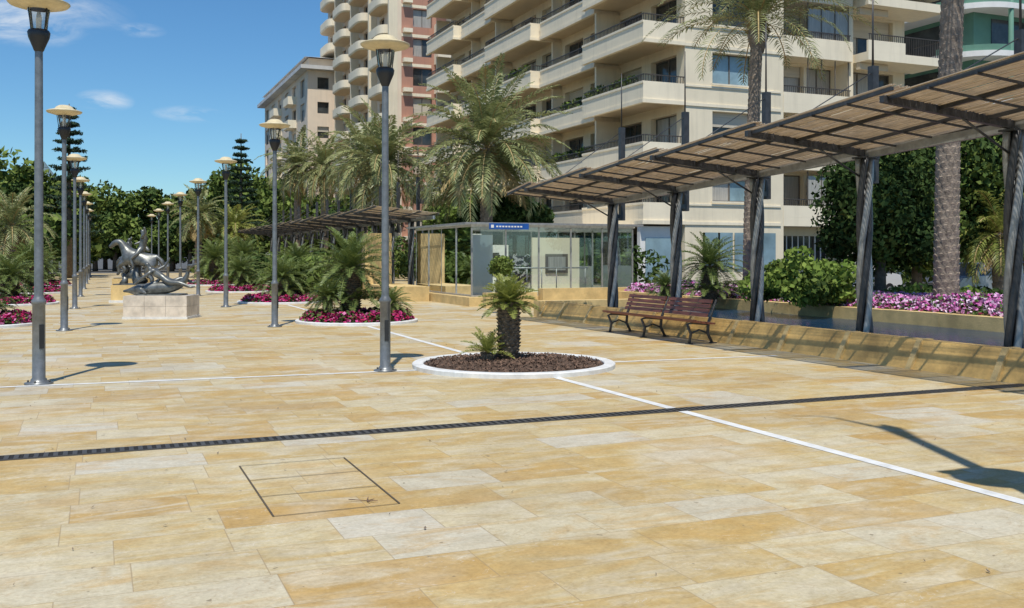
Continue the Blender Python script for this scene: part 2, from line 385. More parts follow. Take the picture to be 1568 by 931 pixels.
for c in [(6.1,24.6),(6.1,35.8),(6.1,47),(6.1,58),(-2.8,27),(-2.8,38),(-2.8,49),(-2.8,60)]: planter(c)
me=cycad_mesh('sago_palm',.86,.145,54,.50,L_cycY,elmin=-18,ll=.12,droop=.55,nl=44,lw=.016)
inst(me,'sago_palm',(5.86,14.0,.1))
me=cycad_mesh('sago_palm_sprout',.10,.09,19,.44,L_cycY,elmin=5,ll=.11,droop=.55,nl=34,lw=.015)
inst(me,'sago_palm_sprout',(5.5,13.98,.1))
big=cycad_mesh('big_sago_palm',1.25,.22,60,1.3,L_cyc,elmin=-22,ll=.19,droop=.9,nl=46,lw=.028,lower=26)
inst(big,'sago_palm',(6.0,24.9,.1),.3)
big2=cycad_mesh('big_sago_palm_b',.8,.22,54,1.25,L_cyc,elmin=-15,ll=.19,droop=1.0,nl=40,lw=.03,lower=20)
for i,(x,y,s) in enumerate([(6.9,24.2,.5),(5.3,24.4,.48),(6.1,35.8,.95),(6.9,37,.7),(6.1,47,1.0),(6.1,58,1.1),(-2.8,27,.85),(-3.6,27.5,.7),(-2.8,38,1.0),(-2.8,49,1.0),(-2.8,60,1.1),(-5.5,40,1.2),(-6,33,1.1),(-5.5,52,1.3),(8.3,40,.9),(8.6,46,1.0),(9.2,52,1.1),(8,60,1.2),(-6,68,1.4),(8,68,1.3)]):
    inst([big2,big][i%2],'sago_palm',(x,y,.1 if s>.9 else 0.05),i*1.3,s)
# ================================================================ LAMPS
mb=MB()
mb.lathe([(0,.0),(.17,.0),(.17,.02),(.10,.03),(.095,.06),(.078,.08),(.076,1.0),(.088,1.01),(.088,1.05),(.06,1.09),(.055,1.12),(.047,4.18)],20,M_pole)
for k in range(4):
    a=k*math.pi/2+.78; mb.tube([(.13*math.cos(a),.13*math.sin(a),.02),(.13*math.cos(a),.13*math.sin(a),.05)],.013,6,M_iron)
mb.box(-.03,.03,-.082,-.07,.45,.75,M_dark)
mb.lathe([(.047,4.18),(.06,4.2),(.075,4.24),(.125,4.36),(.135,4.42),(.12,4.45),(.09,4.46)],20,M_dark)
mb.lathe([(.085,4.46),(.10,4.52),(.135,4.72)],20,M_lglass)
mb.lathe([(.03,4.46),(.035,4.6),(.02,4.68),(0,4.69)],10,M_wht)
for k in range(4):
    a=k*math.pi/2+.2; mb.tube([(.11*math.cos(a),.11*math.sin(a),4.44),(.15*math.cos(a),.15*math.sin(a),4.73)],.008,5,M_dark)
mb.lathe([(.13,4.71),(.2,4.725),(.34,4.765),(.365,4.79),(.365,4.80),(.33,4.815),(.2,4.85),(.16,4.90),(.1,4.93),(0,4.935)],28,M_disc)
o=mb.build('street_lamp',(3.89,13.99,0)); lamp=o.data
for i in range(1,8): inst(lamp,'street_lamp',(3.87,13.99+9.65*i,0),i)
for i in range(0,8): inst(lamp,'street_lamp',(-.72+.02*i,14.36+9.9*i,0),i+.5,[1.05,1.03,1,1,1,1,1,1][i])
for (x,y) in [(17.6,23.2),(16.5,44)]: inst(lamp,'street_lamp',(x,y,.0),.3)
mb=MB(); mb.tube([(0,0,0),(0,0,5),(0,0,8.4),(0,0,9.6),(0,0,10.1)],[.08,.07,.07,.12,.01],12,M_pole)  # unseen mast, its form made up to cast the lower-right ground shadow
mb.lathe([(.07,4.95),(.34,5.0),(.35,5.03),(.2,5.1),(.05,5.2)],24,M_disc)
mb.tube([(0,0,9.2),(-.12,.25,9.9),(-.2,.4,10.3),(-.35,.5,10.5),(-.6,.55,10.6)],[.04,.03,.02,.014,.008],8,M_pole)
mb.beam((0,0,5.6),(-.35,.1,5.5),.07,.1,M_pole)
mb.build('shadow_mast',(*P(3.72,5.15),0))
# ================================================================ WALL / POOL / PLANTER BED
def battered_wall():
    mb=MB(); xa,xt,xi=11.2,11.42,11.62
    y=-4.0; h=.43
    while y<24.4:
        y1=min(y+1.52,24.5)
        hh=h+random.uniform(-.006,.006)
        mb.hexa([(xa,y+.05,0),(xi,y+.05,0),(xi,y1-.05,0),(xa,y1-.05,0),(xt,y+.05,hh),(xi,y+.05,hh),(xi,y1-.05,hh),(xt,y1-.05,hh)],M_stoneD)
        mb.hexa([(xa-.05,y1-.05,0),(xi+.004,y1-.05,0),(xi+.004,y1+.05,0),(xa-.05,y1+.05,0),(xt-.03,y1-.05,h+.012),(xi+.004,y1-.05,h+.012),(xi+.004,y1+.05,h+.012),(xt-.03,y1+.05,h+.012)],M_stoneY)
        y=y1
    mb.box(11.2,16.2,24.56,24.95,0,.44,M_stoneY)
    mb.build('battered_stone_wall')
battered_wall()
mb=MB(); mb.add([(11.6,-6,.22),(16.2,-6,.22),(16.2,24.6,.22),(11.6,24.6,.22)],[(0,1,2,3)],M_water); mb.build('pool_water')
mb=MB()
y=-4
while y<29: 
    mb.box(16.0,16.35,y+.004,y+1.6-.004,0,.50+random.uniform(-.004,.004),M_stoneY); y+=1.6
mb.box(16.35,22.4,29.0,29.3,0,.5,M_stoneY); mb.box(22.1,22.4,-4,29.0,0,.5,M_stoneY)
mb.add([(16.35,-4,.42),(22.1,-4,.42),(22.1,29,.42),(16.35,29,.42)],[(0,1,2,3)],M_soil)
mb.build('raised_planter_wall')
mb=MB(); qs=[];ql=[]
for i in range(24000):
    x=16.28+2.5*random.random()**1.1;y=random.uniform(7,28.8); e=min(1,(x-16.25)/.25)
    hz=(.06+.14*(.5+.5*math.sin(y*2.3+x*3))*(.5+.5*math.sin(y*.9))+.10*random.random()+.1*(x-16.2)/2.5)*e
    qs.append((x,y,.50+hz))
    if i%4==0: ql.append((x,y,.47+hz*.8))
mb.quads(scatter(qs,.045,.9,1.2),F_pink); mb.quads(scatter(ql,.06,.6,.8),L_mid)
mb.build('petunia_bed')
mb=MB()
for i in range(70):
    x=random.uniform(19,22);y=random.uniform(4,29); r=random.uniform(.25,.45)
    mb.quads(leaves((x,y,.48+r*.5),(r,r,r*.7),170,.07),[L_mid,L_lite,L_dark][i%3])
mb.build('shrub_planting')
def bush(name,c,r,n,size,m,m2=None,nc=14,stem=.0):
    mb=MB(); crown(mb,(0,0,r[2]+stem),r,nc,n//nc,size,m,m2,.5)
    for k in range(5):
        a=k*1.3; mb.tube([(0,0,0),(r[0]*.3*math.cos(a),r[1]*.3*math.sin(a),r[2]*1.1+stem)],[.03,.012],5,M_bark)
    return mb.build(name,c)
bush('oleander_bush',(*P(6.9,23.2),.5),(.85,.8,.62),3600,.075,L_lite,L_mid)
bush('oleander_bush',(*P(7.7,23.6),.5),(.75,.75,.5),3000,.075,L_lite,L_lite)
bush('oleander_bush',(*P(6.2,24.3),.5),(.6,.6,.42),2000,.075,L_mid,L_lite)
# ================================================================ PERGOLAS
RISE=.24
def pergola(ys,name,zfun,masts=True,nsl=84):
    mb=MB(); X0=12.1; XN=9.7
    for y in ys:
        zt=zfun(y)-.14
        for k in range(4):
            pts=[]
            for i in range(25):
                t=i/24; a=k*math.pi/2+t*5.2+y; r=.10-.02*math.sin(t*math.pi); pts.append((X0+r*math.cos(a),y+r*math.sin(a),.05+t*(zt-.05)))
            mb.tube(pts,.055,8,M_steel if k%2 else M_steelL)
        mb.tube([(X0,y,0),(X0,y,zt)],.05,8,M_dark)
        mb.box(X0-.19,X0+.19,y-.19,y+.19,0,.05,M_steel)
        mb.box(X0-.16,X0+.16,y-.13,y+.13,zt,zt+.03,M_steel)
        if masts:
            mb.box(X0+.30,X0+.43,y+.12,y+.25,zt-.4,5.0,M_steel)
            mb.tube([(X0+.36,y+.19,5.0),(X0+.36,y+.19,6.4)],[.02,.012],6,M_steel)
            mb.beam((X0,y,zt-.3),(X0+.36,y+.19,zt-.3),.1,.1,M_steel)
            mb.tube([(X0+.36,y+.19,4.9),(XN+.4,y,zfun(y)+RISE-.1)],.01,5,M_steel)
    ye=list(ys)+[2*ys[-1]-ys[-2]-1.6]; y0=2*ys[0]-ys[1]; ye=[y0]+ye
    for i in range(len(ye)-1):
        a,b=ye[i],ye[i+1]
        za=zfun(a)+.10; zb=zfun(b)-.02
        def pt(x,y):
            t=(y-a)/(b-a); f=(X0+.25-x)/(X0+.25-XN); return (x,y,za+(zb-za)*t+f*RISE)
        a2,b2=a-.12,b-.02
        w=(X0+.25-XN)/nsl
        for k in range(nsl):
            x0=XN+k*w; x1=x0+w*random.uniform(.38,.7); jz=random.uniform(-.008,.008)
            e0=a2+random.uniform(-.06,.06); e1=b2+random.uniform(-.06,.06)
            v=[pt(x0,e0),pt(x1,e0),pt(x1,e1),pt(x0,e1)]
            mb.hexa([(p[0],p[1],p[2]+jz) for p in v]+[(p[0],p[1],p[2]+jz+.012) for p in v],M_slat)
        for f in (0.02,.36,.7,.97):
            x=XN+f*(X0+.25-XN); p0=pt(x,a2+.03); p1=pt(x,b2-.03)
            mb.beam((p0[0],p0[1],p0[2]-.03),(p1[0],p1[1],p1[2]-.03),.045,.05,M_steel)
        for f in (.25,.5,.75):
            yy=a+(b-a)*f; p0=pt(XN,yy);p1=pt(X0+.2,yy); mb.beam((p0[0],yy,p0[2]-.065),(p1[0],yy,p1[2]-.065),.03,.03,M_steel)
    for y in ye[1:-1]:
        z=zfun(y); r=RISE-.05
        mb.hexa([(X0+.3,y-.04,z-.14),(X0+.3,y+.04,z-.14),(XN-.05,y+.04,z+r-.06),(XN-.05,y-.04,z+r-.06),(X0+.3,y-.04,z+.02),(X0+.3,y+.04,z+.02),(XN-.05,y+.04,z+r+.03),(XN-.05,y-.04,z+r+.03)],M_steel)
        mb.tube([(X0,y+.0,z-.5),(X0-1.0,y,z)],.018,6,M_steel)
    mb.beam((X0+.02,ye[0],zfun(ye[0])-.06),(X0+.02,ye[-1],zfun(ye[-1])-.06),.10,.14,M_steelL)
    mb.build(name)
pergola([-1.74+2.97*k for k in range(0,9)],'pergola',lambda y:3.74-.04*(y-7))
pergola([39.5+2.97*k for k in range(0,13)],'pergola',lambda y:3.25,True,40)
# ================================================================ BENCH
mb=MB()
by0,by1=15.7,19.3
for k in range(5):
    x=10.34+k*.105; zz=.43+(.015 if k in(0,) else 0)-.012*k
    mb.box(x,x+.085,by0,by1-.0,zz,zz+.035,M_wood)
for sec in ((16.05,17.6),(17.72,19.25)):
    for k in range(4):
        z=.50+k*.088; x=10.88+.035*k
        mb.hexa([(x,sec[0],z),(x+.03,sec[0],z),(x+.03,sec[1],z),(x,sec[1],z),(x+.022,sec[0],z+.07),(x+.052,sec[0],z+.07),(x+.052,sec[1],z+.07),(x+.022,sec[1],z+.07)],M_wood)
for y in (15.95,17.66,19.1):
    mb.tube([(10.42,y,.0),(10.46,y,.2),(10.38,y,.38),(10.5,y,.41),(10.86,y,.38)],[.028,.03,.028,.028,.03],8,M_iron)
    mb.tube([(10.95,y,.0),(10.84,y,.2),(10.86,y,.40),(10.94,y,.6),(11.04,y,.84)],[.028,.032,.03,.026,.02],8,M_iron)
    mb.tube([(10.45,y,.2),(10.65,y,.27),(10.84,y,.2)],.018,6,M_iron)
    mb.box(10.36,10.48,y-.05,y+.05,.004,.02,M_iron); mb.box(10.9,11.02,y-.05,y+.05,.004,.02,M_iron)
mb.build('park_bench')
# ================================================================ KIOSK
mb=MB(); kx0,kx1,ky0,ky1,kh=11.6,17.9,31.0,37.3,2.75
mb.box(kx0-.25,kx1+.4,ky0-.5,ky1+.2,0,.3,M_stoneY)
mb.box(kx0+.08,kx1-.08,ky0+.08,ky1-.08,.301,.31,M_cream2)
def post(x,y,w=.05): mb.box(x-w/2,x+w/2,y-w/2,y+w/2,.3,kh,M_steelL)
xs=[kx0+.04+i*(kx1-kx0-.08)/5 for i in range(6)]; ysk=[ky0+.04+i*(ky1-ky0-.08)/4 for i in range(5)]
for x in xs: post(x,ky0+.04); post(x,ky1-.04)
for y in ysk[1:-1]: post(kx0+.04,y); post(kx1-.04,y)
for z0,z1 in ((.302,.36),(kh-.08,kh+.002)):
    mb.box(kx0+.0,kx1,ky0-.002,ky0+.078,z0,z1,M_steelL); mb.box(kx0,kx1,ky1-.078,ky1+.002,z0,z1,M_steelL)
    mb.box(kx0-.002,kx0+.078,ky0+.08,ky1-.08,z0,z1,M_steelL); mb.box(kx1-.078,kx1+.002,ky0+.08,ky1-.08,z0,z1,M_steelL)
def pane(x0,x1,y0,y1):
    mb.add([(x0,y0,.36),(x1,y1,.36),(x1,y1,kh-.08),(x0,y0,kh-.08)],[(0,1,2,3)],M_kglass)
for i in range(5):
    t=[.010,-.012,.006,-.008,.012][i]     # panes are never perfectly coplanar
    pane(xs[i]+.03,xs[i+1]-.03,ky0+.03,ky0+.03+t); pane(xs[i]+.03,xs[i+1]-.03,ky1-.04,ky1-.04)
for i in range(4):
    pane(kx0+.03,kx0+.03+[.01,-.01,.008,-.006][i],ysk[i]+.03,ysk[i+1]-.03); pane(kx1-.04,kx1-.04,ysk[i]+.03,ysk[i+1]-.03)
mb.add([(kx0-.3,ky0-.35,kh+.02),(kx1+.13,ky0-.35,kh+.02),(kx1+.13,ky1+.1,kh+.02),(kx0-.3,ky1+.1,kh+.02)],[(0,1,2,3)],M_kglass)
mb.box(kx0-.32,kx1+.17,ky0-.39,ky0-.35,kh-.01,kh+.06,M_steelL); mb.box(kx0-.34,kx0-.3,ky0-.35,ky1+.1,kh-.01,kh+.06,M_steelL)
mb.box(kx1+.13,kx1+.17,ky0-.35,ky1+.1,kh-.012,kh+.062,M_steelL)
for y in ysk: mb.box(kx0+.08,kx1-.08,y-.03,y+.03,kh-.08,kh-.01,M_steelL)
mb.box(kx0+.5,kx0+1.95,ky0-.42,ky0-.39,kh-.17,kh+.03,M_blue)
for k in range(9): mb.box(kx0+.75+.11*k,kx0+.82+.11*k,ky0-.426,ky0-.421,kh-.10,kh-.05,M_wht)
mb.box(kx0+.56,kx0+.66,ky0-.426,ky0-.421,kh-.12,kh-.02,M_wht)
mb.box(kx0+.12,kx0+.85,ky0+.15,ky0+.20,.32,2.4,M_wht)
mb.box(kx0+.6,kx0+1.5,ky1-3.4,ky1-.6,.32,2.5,M_wht)
mb.box(kx0+1.6,kx0+3.0,ky1-2.4,ky1-2.2,.32,2.1,M_wht)
mb.box(kx0+2.0,kx0+2.6,ky1-2.44,ky1-2.402,1.0,1.8,M_win)
mb.box(kx0+3.0,kx0+4.9,ky0+1.6,ky0+1.7,.32,2.35,M_cream2)
mb.box(kx0+3.5,kx0+4.4,ky0+1.55,ky0+1.596,1.05,1.75,M_frame); mb.box(kx0+3.6,kx0+4.3,ky0+1.53,ky0+1.548,1.15,1.65,M_curt)
mb.box(kx0+5.1,kx0+5.14,ky0+1.0,ky0+4.5,.32,1.3,M_grey)
mb.box(kx0+.2,kx0+.25,ky0+2.6,ky0+3.8,.5,2.3,M_wht)
mb.tube([(kx0+1.2,ky0+.9,1.25),(kx1-1.4,ky0+.9,1.25)],.025,8,M_steelL)
for k in range(7): mb.tube([(kx0+1.3+k*.58,ky0+.9,.31),(kx0+1.3+k*.58,ky0+.9,1.25)],.018,6,M_steelL)
mb.build('glass_kiosk')
mb=MB(); mb.box(9.9,11.0,38.6,39.0,0,2.6,M_stoneY); mb.box(9.9,11.3,34.6,38.6,0,.55,M_stoneY); mb.build('sandstone_wall')
mb=MB(); mb.box(13.3,16.6,28.9,29.25,0,.62,M_stoneY); mb.box(11.4,13.2,29.1,29.4,0,.5,M_stoneY); mb.build('low_stone_wall')
bush('round_box_shrub',(*P(-.35,28.6),.0),(.36,.36,.30),3600,.035,L_lite,L_mid,26,1.08)
# ================================================================ SCULPTURES
def skin(chain_list,name,parent,loc,sub=2,m=M_bronze):
    verts=[];idx={};edges=[];rad={}
    def vid(p,r):
        k=tuple(round(c,3) for c in p)
        if k not in idx: idx[k]=len(verts); verts.append(p); rad[idx[k]]=r
        return idx[k]
    for pts,rs in chain_list:
        pv=None
        for p,r in zip(pts,rs):
            v=vid(p,r)
            if pv is not None: edges.append((pv,v))
            pv=v
    me=bpy.data.meshes.new(name); me.from_pydata(verts,edges,[]); me.materials.append(m)
    o=bpy.data.objects.new(name,me); scene.collection.objects.link(o); o.location=loc
    md=o.modifiers.new('Skin','SKIN'); md.use_smooth_shade=True
    for i,sv in enumerate(me.skin_vertices[0].data):
        r=rad[i]; sv.radius=(r,r) if not isinstance(r,tuple) else r
        sv.use_root=(i==0)
    s=o.modifiers.new('Sub','SUBSURF'); s.levels=sub; s.render_levels=sub
    o.parent=parent; return o
par=bpy.data.objects.new('dolphin_rider_sculpture',None); scene.collection.objects.link(par); par.location=(1.6,28.2,0); par.rotation_euler[2]=-TH
M_pl=mat('plinth_marble',(.64,.56,.46),.5,ns=2.2,var=.3)
mb=MB(); mb.box(-.87,.87,-.55,.55,0,.06,M_white)
for i in range(3):
    mb.box(-.85+.5667*i+.003,-.85+.5667*(i+1)-.003,-.53,.53,.06,.34,M_pl); mb.box(-.85+.5667*i+.003,-.85+.5667*(i+1)-.003,-.53,.53,.345,.62,M_pl)
mb.box(-.6,.6,-.3,.3,.62,.66,M_bronze)
o=mb.build('plinth'); o.parent=par
skin([([(-.05,0,.84),(-.3,0,.80),(-.55,0,.76),(-.78,0,.745),(-.9,0,.74),(-1.06,0,.725)],[.18,.19,.17,.13,.06,.03]),
      ([(-.05,0,.84),(.2,0,.82),(.45,0,.88),(.62,0,1.02),(.70,0,1.2),(.70,0,1.34)],[.18,.16,.13,.09,.06,.04]),
      ([(.70,0,1.34),(.78,.18,1.44),(.86,.3,1.46)],[.04,.05,.015]),([(.70,0,1.34),(.80,-.18,1.43),(.90,-.32,1.43)],[.04,.05,.015]),
      ([(-.3,0,.80),(-.12,0,1.0),(-.02,0,1.06)],[.19,.05,.012]),
      ([(-.55,0,.76),(-.42,-.24,.72),(-.3,-.34,.68)],[.17,.06,.015]),([(-.55,0,.76),(-.42,.24,.72),(-.3,.34,.68)],[.17,.06,.015])],'dolphin',par,(0,0,0))
skin([([(.18,-.04,1.12),(.04,-.04,1.2),(-.12,-.04,1.30),(-.24,-.04,1.39),(-.31,-.04,1.44),(-.38,-.04,1.53),(-.41,-.04,1.61)],[.10,.09,.115,.08,.05,.08,.055]),
      ([(-.24,-.04,1.39),(-.24,-.22,1.34),(-.42,-.28,1.2),(-.62,-.2,1.06),(-.7,-.18,1.0)],[.08,.052,.042,.032,.02]),
      ([(-.24,-.04,1.39),(-.2,.16,1.39),(-.04,.3,1.5),(.06,.34,1.66),(.09,.34,1.74)],[.08,.052,.042,.032,.02]),
      ([(.18,-.04,1.12),(.26,-.14,1.06),(.54,-.2,1.06),(.86,-.2,.94),(.96,-.2,.97)],[.10,.09,.062,.038,.025]),
      ([(.18,-.04,1.12),(.26,.06,1.06),(.48,.16,1.18),(.78,.16,1.06),(.89,.16,1.1)],[.10,.09,.062,.038,.025])],'rider',par,(.0,0,-.1))
def horse(name,loc,rz,s=1):
    par=bpy.data.objects.new(name,None); scene.collection.objects.link(par); par.location=(*loc,0); par.rotation_euler[2]=rz; par.scale=(s,)*3
    mb=MB(); mb.box(-.8,.8,-.55,.55,0,.08,M_white); mb.box(-.75,.75,-.5,.5,.08,.60,M_stoneY); mb.box(-.7,.7,-.45,.45,.60,.64,M_bronze); o=mb.build('plinth'); o.parent=par
    mb=MB(); mb.tube([(.1,0,.62),(-.1,.05,.9),(.0,0,1.25)],[.28,.16,.1],8,M_bronze); mb.tube([(-.5,0,.62),(-.45,0,.8),(-.55,.1,1.0)],[.16,.1,.03],8,M_bronze); o=mb.build('rock_base'); o.parent=par
    skin([([(.35,0,1.45),(.1,0,1.5),(-.2,0,1.6),(-.4,0,1.75),(-.52,0,1.95),(-.62,0,2.1),(-.78,0,2.08),(-.93,0,1.95),(-1.0,0,1.88)],[.26,.25,.26,.2,.15,.13,.11,.08,.055]),
      ([(.35,0,1.45),(.46,.14,1.25),(.24,.15,1.0),(.46,.15,.80),(.4,.15,.68)],[.26,.17,.1,.06,.07]),
      ([(.35,0,1.45),(.48,-.14,1.23),(.32,-.15,.98),(.54,-.15,.80),(.5,-.15,.68)],[.26,.17,.1,.06,.07]),
      ([(-.2,0,1.6),(-.38,.16,1.42),(-.68,.17,1.42),(-.72,.17,1.15),(-.8,.17,1.1)],[.26,.12,.075,.05,.055]),
      ([(-.2,0,1.6),(-.38,-.16,1.40),(-.62,-.17,1.25),(-.6,-.17,1.0),(-.68,-.17,.94)],[.26,.12,.075,.05,.055]),
      ([(.35,0,1.45),(.64,0,1.58),(.84,0,1.4),(.92,0,1.1)],[.26,.08,.09,.03])],'horse',par,(0,0,0))
    skin([([(.12,0,1.78),(.16,0,1.94),(.2,0,2.12),(.2,0,2.27),(.18,0,2.35),(.16,0,2.45),(.15,0,2.52)],[.13,.12,.14,.09,.06,.09,.06]),
      ([(.2,0,2.27),(.2,.19,2.25),(.02,.26,2.1),(-.2,.16,2.0)],[.09,.06,.048,.035]),
      ([(.2,0,2.27),(.2,-.19,2.25),(.38,-.3,2.38),(.34,-.36,2.6)],[.09,.06,.048,.035]),
      ([(.12,0,1.78),(.08,.2,1.7),(-.16,.3,1.5),(-.05,.3,1.2),(-.16,.3,1.14)],[.13,.1,.07,.045,.035]),
      ([(.12,0,1.78),(.08,-.2,1.7),(-.16,-.3,1.5),(-.05,-.3,1.2),(-.16,-.3,1.14)],[.13,.1,.07,.045,.035])],'rider',par,(0,0,0))
horse('equestrian_sculpture',(1.35,38.2),-TH,1.05)
horse('equestrian_sculpture',(1.5,50),-TH+2.8,1.0)
# ================================================================ MAIN APARTMENT BLOCK
def fbox(mb,ax,a0,a1,d0,d1,z0,z1,m):
    if ax=='x': mb.box(a0,a1,d0,d1,z0,z1,m)
    else: mb.box(d0,d1,a0,a1,z0,z1,m)
def facade(mb,ax,plane,th,a0,a1,z0,z1,rows,m,panes=(M_win,M_win,M_curt,M_shut)):
    zc=z0
    for zs,zh,ops in rows:
        if zs>zc: fbox(mb,ax,a0,a1,plane,plane+th,zc,zs,m)
        c=a0
        for o0,o1 in ops:
            if o0>c: fbox(mb,ax,c,o0,plane,plane+th,zs,zh,m)
            pm=random.choice(panes); pd=plane+th-.12
            nn=max(1,int(round((o1-o0)/1.1)))
            for k in range(nn):
                a=o0+(o1-o0)*k/nn; b=o0+(o1-o0)*(k+1)/nn
                fbox(mb,ax,a,b,pd,pd+.04,zs,zh,pm if random.random()<.7 else random.choice(panes))
            for k in range(nn+1):
                xx=o0+(o1-o0)*k/nn; xx=min(max(xx,o0+.03),o1-.03)
                fbox(mb,ax,xx-.03,xx+.03,pd-.05,pd-.002,zs,zh,M_frame)
            fbox(mb,ax,o0+.06,o1-.06,pd-.048,pd-.004,zh-.06,zh,M_frame)
            fbox(mb,ax,o0+.06,o1-.06,pd-.048,pd-.004,zs,zs+.06,M_frame)
            if random.random()<.3: fbox(mb,ax,o0+.06,o1-.06,pd-.10,pd-.052,zs+(zh-zs)*random.uniform(.45,.8),zh-.001,M_shut)
            c=o1
        if c<a1: fbox(mb,ax,c,a1,plane,plane+th,zs,zh,m)
        zc=zh
    if zc<z1: fbox(mb,ax,a0,a1,plane,plane+th,zc,z1,m)
def rail(mb,ax,a0,a1,d,z0,z1,step=.14):
    fbox(mb,ax,a0,a1,d-.025,d+.025,z1-.05,z1,M_rail)
    a=a0+.05
    while a<a1: 
        fbox(mb,ax,a-.012,a+.012,d-.012,d+.012,z0,z1-.05,M_rail); a+=step
mb=MB(); X0,Y0,XW=25.6,43.4,28.1; XR=44.2; YB=80
FL=[3.8+3.1*k for k in range(7)]; TOP=25.6
rows=[(1.0,2.9,[(29.2,30.6),(31.2,33.6)])]+[(f+.75,f+2.4,[(29.8,32.4)]) for f in FL]
facade(mb,'x',Y0,.5,XW,34.4,0,TOP,rows,M_cream,(M_win,M_curt,M_win,M_winb))
rows=[(.9,2.8,[(34.8,39.0),(40.2,43.0)])]+[(f+.0,f+2.45,[(34.7,37.0),(37.2,39.2),(40.0,43.6)]) for f in FL[:4]]
facade(mb,'x',Y0+1.5,.5,34.4,XR,0,16.6,rows,M_cream,(M_win,M_win,M_curt,M_shut))
mb.box(33.9,34.398,Y0+.502,Y0+1.5,0,TOP,M_cream); mb.box(39.2,39.5,Y0+.3,Y0+1.498,0,16.6,M_cream)
for f in FL[:5]:
    mb.box(34.402,39.198,Y0-.02,Y0+1.498,f-.5,f-.02,M_cream2)
    if f<16: 
        mb.box(34.402,39.198,Y0-.02,Y0+.13,f-.018,f+.62,M_cream2); rail(mb,'x',34.5,39.1,Y0+.06,f+.62,f+1.0)
        if random.random()<.6: mb.box(36.2,39.1,Y0+.2,Y0+.24,f+.7,f+2.3,M_curt)
        for xx in (36.2,37.15,38.1,39.05): mb.box(xx-.025,xx+.025,Y0+.16,Y0+.198,f+.62,f+2.6,M_frame)
    mb.box(39.502,XR+.9,Y0-.9,Y0+1.497,f-.5,f-.02,M_cream2)
    if f<16:
        mb.box(39.502,42.2,Y0-.9,Y0-.76,f-.018,f+.62,M_cream2); rail(mb,'x',39.6,42.2,Y0-.83,f+.62,f+1.0)
        rail(mb,'x',42.25,XR+.85,Y0-.85,f-.02,f+1.02,.13); rail(mb,'y',Y0-.8,Y0+1.4,XR+.85,f-.02,f+1.02,.13)
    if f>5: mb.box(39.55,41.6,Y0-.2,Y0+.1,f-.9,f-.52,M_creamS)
for f in FL:
    mb.box(XW+.002,34.2,Y0-.06,Y0-.001,f-.5,f-.34,M_cream2); mb.box(XW+.002,34.2,Y0-.05,Y0-.001,f+.50,f+.6,M_cream2)
    mb.box(29.7,32.5,Y0-.12,Y0-.062,f+.66,f+.75,M_cream2)
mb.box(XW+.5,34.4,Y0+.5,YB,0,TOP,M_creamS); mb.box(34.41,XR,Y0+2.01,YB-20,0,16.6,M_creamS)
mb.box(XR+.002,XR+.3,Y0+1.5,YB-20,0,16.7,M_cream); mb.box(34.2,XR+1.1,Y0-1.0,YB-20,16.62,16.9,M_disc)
mb.box(XW-.3,34.6,Y0-.3,YB,TOP+.002,TOP+.4,M_cream2)
ops=[]; y=Y0+.8
while y<YB-3: ops.append((y,y+2.6)); y+=3.6
rows=[(.5,2.9,ops)]+[(f+.02,f+2.3,ops) for f in FL]
facade(mb,'y',XW,.5,Y0+.5,YB,0,TOP,rows,M_cream,(M_win,M_win,M_curt,M_win,M_shut))
secs=[(Y0,50.2,X0),(50.4,58.0,26.5),(58.2,66.4,25.9),(66.6,73,26.5),(73.2,YB,25.9)]
for f in FL:
    for j,(a,b,xo) in enumerate(secs):
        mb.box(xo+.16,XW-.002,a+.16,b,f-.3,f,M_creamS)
        mb.box(xo,xo+.158,a,b,f-.5,f+.62,M_cream2)
        mb.box(xo-.07,xo-.002,a-.07,b,f-.5,f-.3,M_cream2)
        mb.box(xo-.04,xo-.002,a-.04,b,f+.5,f+.62,M_cream2)
        mb.box(xo+.16,XW-.002,a,a+.158,f-.5,f+.62,M_cream2)
        mb.box(xo,XW-.01,a-.07,a-.002,f-.5,f-.3,M_cream2)
        rail(mb,'y',a+.05,b-.05,xo+.08,f+.62,f+1.0,.16); rail(mb,'x',xo+.15,XW,a+.08,f+.62,f+1.0,.16)
        mb.box(xo+.9,XW-.002,b+.002,b+.19,f+.0,f+2.58,M_cream)
        if random.random()<.35:
            p=[(XW-.05,a+1,f+2.45),(XW-.05,a+4.5,f+2.45),(xo+.5,a+4.5,f+2.0),(xo+.5,a+1,f+2.0)]
            mb.add(p,[(0,1,2,3)],random.choice([M_disc,M_wht,M_stoneY]))
        for k in range(3):
            yy=random.uniform(a+.5,b-1.2); hh=random.uniform(.5,1.1); mb.box(XW-.6,XW-.1,yy,yy+random.uniform(.4,1),f+.002,f+hh,random.choice([M_wht,M_shut,M_wood,M_curt]))
mb.box(21.5,25.5,Y0+1,Y0+9,0,3.1,M_wht); mb.box(21.3,25.598,Y0+.8,Y0+9.2,3.102,3.3,M_cream2)
for k in range(3): mb.box(21.8+k*1.25,22.8+k*1.25,Y0+.95,Y0+.998,.5,2.7,M_winb)
mb.box(25.6,28.0,Y0+.3,Y0+.6,0,3.2,M_wht); mb.box(25.9,27.6,Y0+.24,Y0+.298,.3,2.6,M_winb)
for k in range(5): mb.box(29.3+k*.93,30.1+k*.93,Y0-.08,Y0-.062,1.0,2.9,M_winb)
for k in range(12): mb.box(34.5+k*.4,34.56+k*.4,Y0+1.40,Y0+1.44,.9,2.8,M_wht)
mb.build('apartment_building')
mb=MB()
for (z,y0_,y1_,x) in ((10,44.5,50,25.9),(10,51,56,26.8),(6.9,50.5,57,26.8),(6.9,60,65,26.2),(13.1,59,62,26.2)):
    for i in range(22):
        y=random.uniform(y0_,y1_); mb.quads(leaves((x,y,z+.75+random.random()*.25),(.25,.3,.3),40,.10),random.choice([L_mid,L_lite,L_dark]))
